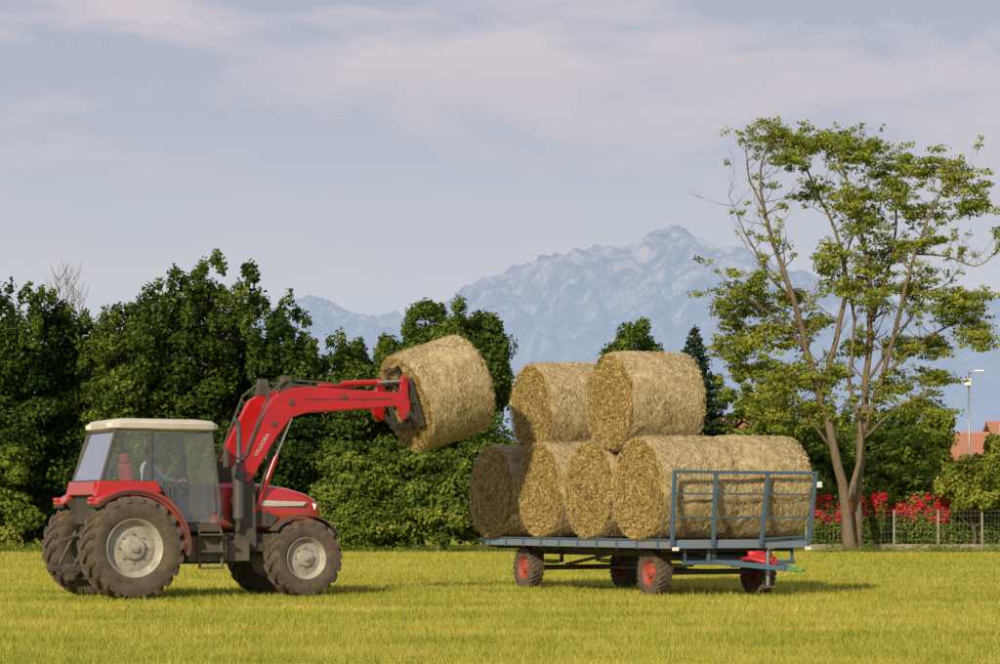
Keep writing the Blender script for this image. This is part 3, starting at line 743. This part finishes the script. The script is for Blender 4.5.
mb.tube([(4.95,-.62,3.4),(5.1,-.66,3.05),(5.3,-.66,2.95),(5.42,-.5,3.15)],.013,6)
mb.obj('hoses',M['black'],tr,True)
tilt=R(18); axl=Vector((math.cos(tilt),0,math.sin(tilt))); upv=Vector((-math.sin(tilt),0,math.cos(tilt)))
cc=Vector((5.46,0,3.42))
def cp(a,y,u): return cc+axl*a+Vector((0,y,0))+upv*u
mb=MB()
for u_ in(-.38,0.05,.42): mb.beam(cp(0,-.68,u_),cp(0,.68,u_),.07,.09,up=upv)
for y in(-.66,-.5,0,.5,.66): mb.beam(cp(0,y,-.42),cp(0,y,.46),.05,.08,up=(0,1,0))
for s in(-1,1):
    mb.beam((5.25,s*.54,3.3),cp(0,s*.54,-.35),.09,.1); mb.beam((5.26,s*.52,3.82),cp(0,s*.52,.4),.07,.08)
    mb.beam(cp(.0,s*.25,.42),cp(.0,s*.25,.66),.05,.05,up=(0,1,0))
mb.beam(cp(0,-.28,.66),cp(0,.28,.66),.05,.05,up=upv)
mb.obj('bale_carriage',M['black'],tr,bevel=.01)
mb=MB()
for y in(-.45,0,.45): mb.tube([cp(0,y,-.36),cp(.3,y,-.36),cp(1.0,y,-.34)],[.03,.026,.006],8)
mb.obj('spikes',M['steel'],tr,True)
def text(body,size,mt,parent,m4,name):
    cu=bpy.data.curves.new(name,'FONT'); cu.body=body; cu.size=size; cu.extrude=.002; cu.materials.append(mt)
    o=bpy.data.objects.new(name,cu); scene.collection.objects.link(o); o.parent=parent; o.matrix_local=m4; return o
ang=math.atan2(2.78-1.98,2.78-2.28)
text('VALDORA',.10,M['stripe'],tr,Matrix.Translation((2.40,-.609,2.42))@Matrix.Rotation(-ang,4,'Y')@Matrix.Rotation(R(90),4,'X'),'arm_lettering')
# driver
dr=empty('tractor_driver',(0,0,0)); dr.parent=tr; dr.location=(.12,-.05,0)
def skinfig(name,verts,edges,rad,mt,parent,root=0,sub=2):
    me=bpy.data.meshes.new(name); me.from_pydata(verts,edges,[]); o=bpy.data.objects.new(name,me); scene.collection.objects.link(o); o.parent=parent
    me.materials.append(mt)
    o.modifiers.new('k','SKIN'); me.skin_vertices.new() if not me.skin_vertices else None
    for i,r_ in enumerate(rad): me.skin_vertices[0].data[i].radius=(r_ if hasattr(r_,'__len__') else (r_,r_))
    me.skin_vertices[0].data[root].use_root=True
    md=o.modifiers.new('u','SUBSURF'); md.levels=sub; md.render_levels=sub
    o.modifiers['k'].use_smooth_shade=True
    return o
tv=[(.50,0,1.78),(.50,0,1.95),(.50,0,2.12),(.52,0,2.26),(.53,0,2.36),(.52,-.19,2.26),(.70,-.24,2.05),(.92,-.17,2.0),(.52,.19,2.26),(.70,.24,2.05),(.92,.17,2.0)]
skinfig('torso_and_arms',tv,[(0,1),(1,2),(2,3),(3,4),(3,5),(5,6),(6,7),(3,8),(8,9),(9,10)],[(.15,.12),(.14,.11),(.16,.12),(.12,.09),.055,.065,.05,.04,.065,.05,.04],M['shirt'],dr)
skinfig('legs',[(.50,0,1.76),(.55,-.1,1.75),(.95,-.16,1.76),(1.1,-.16,1.38),(1.22,-.16,1.32),(.55,.1,1.75),(.95,.16,1.76),(1.1,.16,1.38),(1.22,.16,1.32)],[(0,1),(1,2),(2,3),(3,4),(0,5),(5,6),(6,7),(7,8)],[.14,.10,.075,.05,.05,.10,.075,.05,.05],M['jeans'],dr)
mb=MB()
def ell(mb,c,r,n=14,m=10):
    vs=[];f=[]
    for i in range(m+1):
        p=math.pi*i/m
        for k in range(n):
            t=2*math.pi*k/n; vs.append((c[0]+r[0]*math.sin(p)*math.cos(t),c[1]+r[1]*math.sin(p)*math.sin(t),c[2]+r[2]*math.cos(p)))
    for i in range(m):
        for k in range(n): f.append((i*n+k,i*n+(k+1)%n,(i+1)*n+(k+1)%n,(i+1)*n+k))
    mb.add(vs,f)
mb.cyl((.53,0,2.30),(.55,0,2.44),.055); ell(mb,(.57,0,2.50),(.095,.075,.115)); ell(mb,(.60,0,2.44),(.065,.05,.05)); mb.tube([(.655,0,2.53),(.685,0,2.485),(.66,0,2.475)],[.01,.016,.012],8)
for s in(-1,1):
    ell(mb,(.56,s*.078,2.49),(.02,.01,.03))
    h=Vector((1.0,s*.17,1.99)); mb.tube([(.92,s*.17,2.0),h,h+Vector((.07,0,.02))],[.03,.038,.034],8)
    for k in range(4):
        b_=h+Vector((.08,(k-1.5)*.02,.02)); L_=[.028,.033,.031,.024][k]
        mb.tube([b_,b_+Vector((L_,0,.012)),b_+Vector((L_*1.5,0,-.012)),b_+Vector((L_*1.1,0,-.032))],[.010,.0095,.009,.007],6)
    mb.tube([h+Vector((.02,-s*.03,0)),h+Vector((.05,-s*.05,-.005)),h+Vector((.08,-s*.045,-.02))],[.012,.011,.008],6)
mb.obj('head_and_hands',M['skin'],dr,True)
mb=MB(); ell(mb,(.545,0,2.535),(.10,.083,.095)); mb.obj('hair',M['hair'],dr,True)
mb=MB()
for s in(-1,1): ell(mb,(.655,s*.03,2.515),(.012,.014,.009),8,6)
mb.box((.668,0,2.445),(.01,.04,.008)); mb.obj('eyes_and_mouth',M['hair'],dr)
mb=MB()
for s in(-1,1): mb.tube([(1.16,s*.16,1.32),(1.26,s*.16,1.31),(1.38,s*.16,1.30)],[.045,.05,.035],8)
mb.obj('boots',M['black'],dr,True)

Rm=Matrix.Rotation(R(28),3,'Z')
hb=cc+axl*(.10+.66); w=Rm@hb+Vector((-6.61,40.21,0))
bale(0,w,(R(200),-tilt,R(28)),(.90,.98,.98))

# ------------------------------------------------------------ trailer
tl=empty('flatbed_trailer',(4.20,40.69,0),(0,0,R(-63)))
YA,YB=-1.50,1.36; YC=(YA+YB)/2; WW=YB-YA; Lt=7.1; dz=.98
mb=MB()
for k in range(16):
    y=YA+.06+(k+.5)*(WW-.12)/16; mb.box((-Lt/2,y,dz-.025),(Lt-.13,(WW-.12)/16-.012,.04))
mb.obj('deck_planks',M['plank'],tl)
mb=MB()
for y in(YA+.03,YB-.03): mb.box((-Lt/2,y,dz-.06),(Lt,.06,.15))
mb.box((-.03,YC,dz-.06),(.055,WW-.125,.148)); mb.box((-Lt+.03,YC,dz-.06),(.055,WW-.125,.148))
mb.obj('deck_edge_channel',M['bluelt'],tl,bevel=.01)
mb=MB()
for y,s in((YA,-1),(YB,1)):
    for k in range(10): mb.box((-.35-k*.71,y+s*.008,dz-.06),(.05,.03,.17))
    mb.box((-Lt/2,y+s*.012,dz+.013),(Lt,.02,.03))
mb.obj('rope_rail',M['blue'],tl,bevel=.005)
mb=MB()
for s in(-1,1):
    mb.box((-Lt/2,s*.5,dz-.22),(Lt-.3,.09,.18))
for k in range(9): mb.box((-.4-k*.78,YC,dz-.165),(.07,WW-.2,.06))
for x in(-1.11,-5.83):
    mb.cyl((x,-1.0,.42),(x,.95,.42),.05)
    for s in(-1,1):
        for j in range(4): mb.box((x,s*.62,.50+j*.022),(.9-.15*(3-j),.07,.018))
        mb.box((x+.4,s*.62,.62),(.06,.06,.2)); mb.box((x-.4,s*.62,.62),(.06,.06,.2))
for s in(-1,1): mb.beam((-5.3,s*.6,.48),(-3.6,s*.5,.72),.05,.06)
mb.beam((-5.0,0,.44),(-1.3,0,.44),.05,.05)
mb.obj('chassis_frame',M['chass'],tl,bevel=.008)
mb=MB()
ringp=[(-1.11+.45*math.cos(2*math.pi*k/24),.45*math.sin(2*math.pi*k/24),.72) for k in range(25)]
mb.tube(ringp,.035,8,False)
for s in(-1,1):
    mb.box((-1.11,s*.62,.66),(1.15,.08,.09)); mb.beam((-.6,s*.60,.62),(.15,s*.45,.60),.07,.09)
    mb.beam((.1,s*.47,.60),(1.35,.0+s*.04,.52),.06,.09)
    mb.beam((-.15,s*.62,.86),(-.15,s*.62,.58),.06,.06)
mb.box((.1,0,.60),(.08,1.0,.09)); mb.box((-.15,0,.60),(.07,2.3,.07)); mb.box((-.6,0,.66),(.08,1.3,.09)); mb.box((-1.6,0,.66),(.08,1.3,.09))
mb.beam((-.15,-1.1,.60),(-.15,-1.1,.88),.05,.05); mb.beam((-.15,1.1,.60),(-.15,1.1,.88),.05,.05)
mb.obj('turntable_and_drawbar',M['blue'],tl,bevel=.01)
mb=MB(); mb.beam((1.35,0,.52),(1.62,0,.50),.07,.07)
lr=[(1.70+.07*math.cos(2*math.pi*k/14),.07*math.sin(2*math.pi*k/14),.5) for k in range(15)]; mb.tube(lr,.022,8,False)
mb.obj('drawbar_eye',M['green'],tl,bevel=.008)
mb=MB(); mb.cyl((.75,.0,.22),(.75,.0,.8),.035); mb.box((.75,0,.2),(.18,.18,.02)); mb.tube([(.75,0,.8),(.75,.0,.84),(.75,.14,.86)],.014,6); mb.obj('jack_stand',M['steel'],tl,R(40))
mb=MB(); co=[]
for k in range(120): t=k*.42; co.append((.25+.55*k/120,.12+.06*math.cos(t),.74-.10*k/120+.06*math.sin(t)))
mb.tube(co,.016,6); mb.box((.2,.12,.74),(.08,.3,.12)); mb.tube([(.1,-.1,.66),(.3,-.05,.68),(.7,.05,.60)],[.035,.04,.03],8)
mb.obj('coiled_hose',M['jackred'],tl,True)
mb=MB()
def rk(y,z):
    t=(z-dz)/1.2; return (.04+.12*t,y+ (.06*t if y>0 else -.02*t),z)
for y in(-1.46,-.64,.34,1.33): mb.beam(rk(y,.90),rk(y,2.17),.06,.06,up=(0,1,0))
for z in(2.15,): mb.beam(rk(-1.48,z),rk(1.36,z),.055,.055)
for z in(1.78,1.38): mb.beam(rk(-1.46,z),rk(1.35,z),.03,.03)
mb.beam(rk(.34,1.0),rk(1.33,1.05),.03,.03)
mb.obj('front_rack',M['blue'],tl,bevel=.006)
mb=MB(); mb.box((.16,1.46,1.95),(.03,.1,.1)); mb.box((.05,-1.4,.84),(.03,.12,.06)); mb.box((.05,1.3,.84),(.03,.12,.06)); mb.obj('reflectors',M['white'],tl,bevel=.004)
for x in(-1.11,-5.83):
    for s,y in((-1,-1.12),(1,1.02)):
        wheel(tl,'trailer_wheel',(x,y,.415),.42,.27,.225,s,26,.012,M['rimred'],6,.45)
mb=MB()
for s in(-1,1):
    mb.box((-Lt-.02,s*1.2,dz-.12),(.04,.3,.12))
mb.obj('tail_lights',M['redlens'],tl,bevel=.008)
Tm=Matrix.Translation((4.20,40.69,0))@Matrix.Rotation(R(-63),4,'Z')
k=0
for i,x in enumerate((-.94,-2.74,-4.60,-6.58)):
    for j,y in enumerate((-.79,.70)):
        k+=1; p=Tm@Vector((x+random.uniform(-.03,.03),y+random.uniform(-.05,.03),dz+.875+(.03 if i==2 else 0)))
        bale(k%4,p,(0,R(random.uniform(-1.5,1.5)),R(27+random.uniform(-3,3))),(1,random.uniform(.98,1.01),random.uniform(.97,1.02)))
for (x,y,k,z) in ((-1.98,-.80,2,3.42),(-5.12,-.72,1,3.43)):
    p=Tm@Vector((x,y,z)); bale(k,p,(0,R(-2),R(27+random.uniform(-3,3))),(.97,.94,.94))

# ------------------------------------------------------------ fence, roses, houses, lamp
FY=102.0
fe=empty('garden_fence',(0,FY,0)); x0,x1=X(806,FY),X(1110,FY)
mb=MB(); mb.box(((x0+x1)/2,0,.13),(x1-x0,.2,.26)); mb.obj('footing_wall',M['concrete'],fe,bevel=.02)
mb=MB(); xx=x0
while xx<x1: mb.box((xx,0,1.0),(.08,.08,1.48)); xx+=1.9
mb.obj('posts',M['concrete'],fe)
mb=MB()
for z in(.45,.8,1.15,1.5,1.7): mb.box(((x0+x1)/2,0,z),(x1-x0,.010,.012))
xx=x0
while xx<x1: mb.box((xx,.0,1.0),(.007,.009,1.42)); xx+=.17
mb.obj('wire_mesh',M['wire'],fe)
rs=empty('rose_hedge',(0,104,0)); bl=[];bp=[]
for px in range(812,1000,6):
    x=X(px,104)+rng.uniform(-.2,.2); h=(2.6 if px<945 else 1.6)-.4*rng.random()
    bl.append((x,0,h*.45,.5,.5,h*.5))
    if px<945:
        for j in range(4): bp.append((x+rng.uniform(-.3,.3),-.3+rng.uniform(-.1,.1),h-rng.uniform(.1,1.0),.17,.2,.16))
leaves('leaves',bl,26000,.075,M['leafB'],rs); leaves('blossoms',bp,7500,.055,M['petal'],rs,shell=(.4,1.5))
def house(x,y,w,d,h,rh,rot):
    e=empty('house',(x,y,0),(0,0,R(rot)))
    mb=MB(); mb.box((0,0,h/2),(w,d,h)); mb.add([(-w/2,-d/2,h),(w/2,-d/2,h),(w/2,d/2,h),(-w/2,d/2,h),(-w/2,0,h+rh),(w/2,0,h+rh)],[(0,4,3),(1,2,5)]); mb.obj('walls',M['plaster'],e)
    mb=MB()
    for s in(-1,1):
        a=math.atan2(rh,d/2); L=math.hypot(rh,d/2)+.6
        mb.box((0,s*(d/4+.12),h+rh/2-.02),(w+1.0,L,.18),(-s*a,0,0))
    mb.obj('roof',M['tile'],e); mb=MB(); mb.box((w*.25,-d*.15,h+rh),(.6,.6,1.2)); mb.obj('chimney',M['plaster'],e,bevel=.02)
    mb=MB()
    z=1.6
    while z+1.0<h:
        for k in(-.3,0,.3): mb.box((w*k,-d/2,z),(1.1,.06,1.4))
        z+=2.9
    mb.obj('windows',M['win'],e)
house(X(738,165),165,6,7,6.4,1.9,15); house(X(985,150),150,5,7,5.2,1.5,-14); house(X(1060,160),160,9,8,6,1.8,0)
LY=128; la=empty('street_lamp',(X(969,LY),LY,0)); H=Z(372,LY)
mb=MB(); mb.tube([(0,0,0),(0,0,H*.5),(0,0,H)],[.09,.06,.04],8)
mb.tube([(0,0,H-.1),(.3,0,H+.05),(.6,0,H+.08)],.035,6); mb.tube([(0,0,H-.9),(-.05,0,H-.75),(-.25,0,H-.72)],.03,6); mb.obj('pole',M['steel'],la,True)
mb=MB(); mb.box((.55,0,H+.06),(.55,.22,.10)); mb.box((-.1,-.1,H-.55),(.34,.2,.4)); mb.obj('lamp_heads',M['white'],la,bevel=.03)

# ------------------------------------------------------------ sky & sun
el=27; az=Vector((-.42,-.907,0)).normalized()
w=bpy.data.worlds.new('World'); scene.world=w; w.use_nodes=True; nt=w.node_tree; nt.nodes.clear()
out=N(nt,'ShaderNodeOutputWorld'); bg=N(nt,'ShaderNodeBackground'); bg.inputs[1].default_value=.1; nt.links.new(bg.outputs[0],out.inputs[0])
sky=N(nt,'ShaderNodeTexSky',sky_type='NISHITA'); sky.sun_disc=False; sky.sun_elevation=R(el); sky.sun_rotation=math.atan2(az.x,az.y); sky.dust_density=3; sky.air_density=1.2
tc=N(nt,'ShaderNodeTexCoord'); sp=N(nt,'ShaderNodeSeparateXYZ'); nt.links.new(tc.outputs['Generated'],sp.inputs[0])
mr=N(nt,'ShaderNodeMapRange'); mr.inputs[1].default_value=0; mr.inputs[2].default_value=.24; nt.links.new(sp.outputs[2],mr.inputs[0])
base=ramp(nt,mr.outputs[0],[(0,(.60,.63,.69)),(.4,(.575,.60,.67)),(.7,(.475,.50,.59)),(1,(.43,.455,.56))])
def cloud(scale,loc,lo,hi,dist,det=8):
    mp=N(nt,'ShaderNodeMapping'); mp.inputs['Scale'].default_value=scale; mp.inputs['Location'].default_value=loc; nt.links.new(tc.outputs['Generated'],mp.inputs[0])
    return ramp(nt,noise_n(nt,mp.outputs[0],1.0,det,.55,dist),[(lo,(0,0,0)),(hi,(1,1,1))])
cr=cloud((7,7,24),(5.3,0,3.1),.45,.60,.35)
mp2=N(nt,'ShaderNodeMapRange'); mp2.inputs[1].default_value=.13; mp2.inputs[2].default_value=.20; mp2.inputs[3].default_value=.3; mp2.inputs[4].default_value=1; nt.links.new(sp.outputs[2],mp2.inputs[0])
mu=N(nt,'ShaderNodeMath',operation='MULTIPLY'); nt.links.new(cr,mu.inputs[0]); nt.links.new(mp2.outputs[0],mu.inputs[1])
m1=N(nt,'ShaderNodeMix',data_type='RGBA'); nt.links.new(mu.outputs[0],m1.inputs[0]); nt.links.new(base,m1.inputs[6]); m1.inputs[7].default_value=(.66,.595,.635,1)
s10=N(nt,'ShaderNodeVectorMath',operation='SCALE'); s10.inputs['Scale'].default_value=10; nt.links.new(m1.outputs[2],s10.inputs[0])
m2=N(nt,'ShaderNodeMix',data_type='RGBA'); m2.inputs[0].default_value=.9; nt.links.new(sky.outputs[0],m2.inputs[6]); nt.links.new(s10.outputs[0],m2.inputs[7])
nt.links.new(m2.outputs[2],bg.inputs[0])
sl=bpy.data.lights.new('sun','SUN'); sl.energy=5.0; sl.angle=R(.6); sl.color=(1,.83,.57)
so=bpy.data.objects.new('sun',sl); scene.collection.objects.link(so)
d=Vector((az.x*math.cos(R(el)),az.y*math.cos(R(el)),math.sin(R(el)))); so.rotation_euler=d.to_track_quat('Z','Y').to_euler(); so.location=(0,0,50)

cam=bpy.data.cameras.new('camera'); co=bpy.data.objects.new('camera',cam); scene.collection.objects.link(co)
co.location=(0,0,1.35); co.rotation_euler=(R(90),0,0); cam.lens=85; cam.sensor_width=36; cam.shift_y=.187; cam.clip_end=30000; cam.clip_start=.5
scene.camera=co
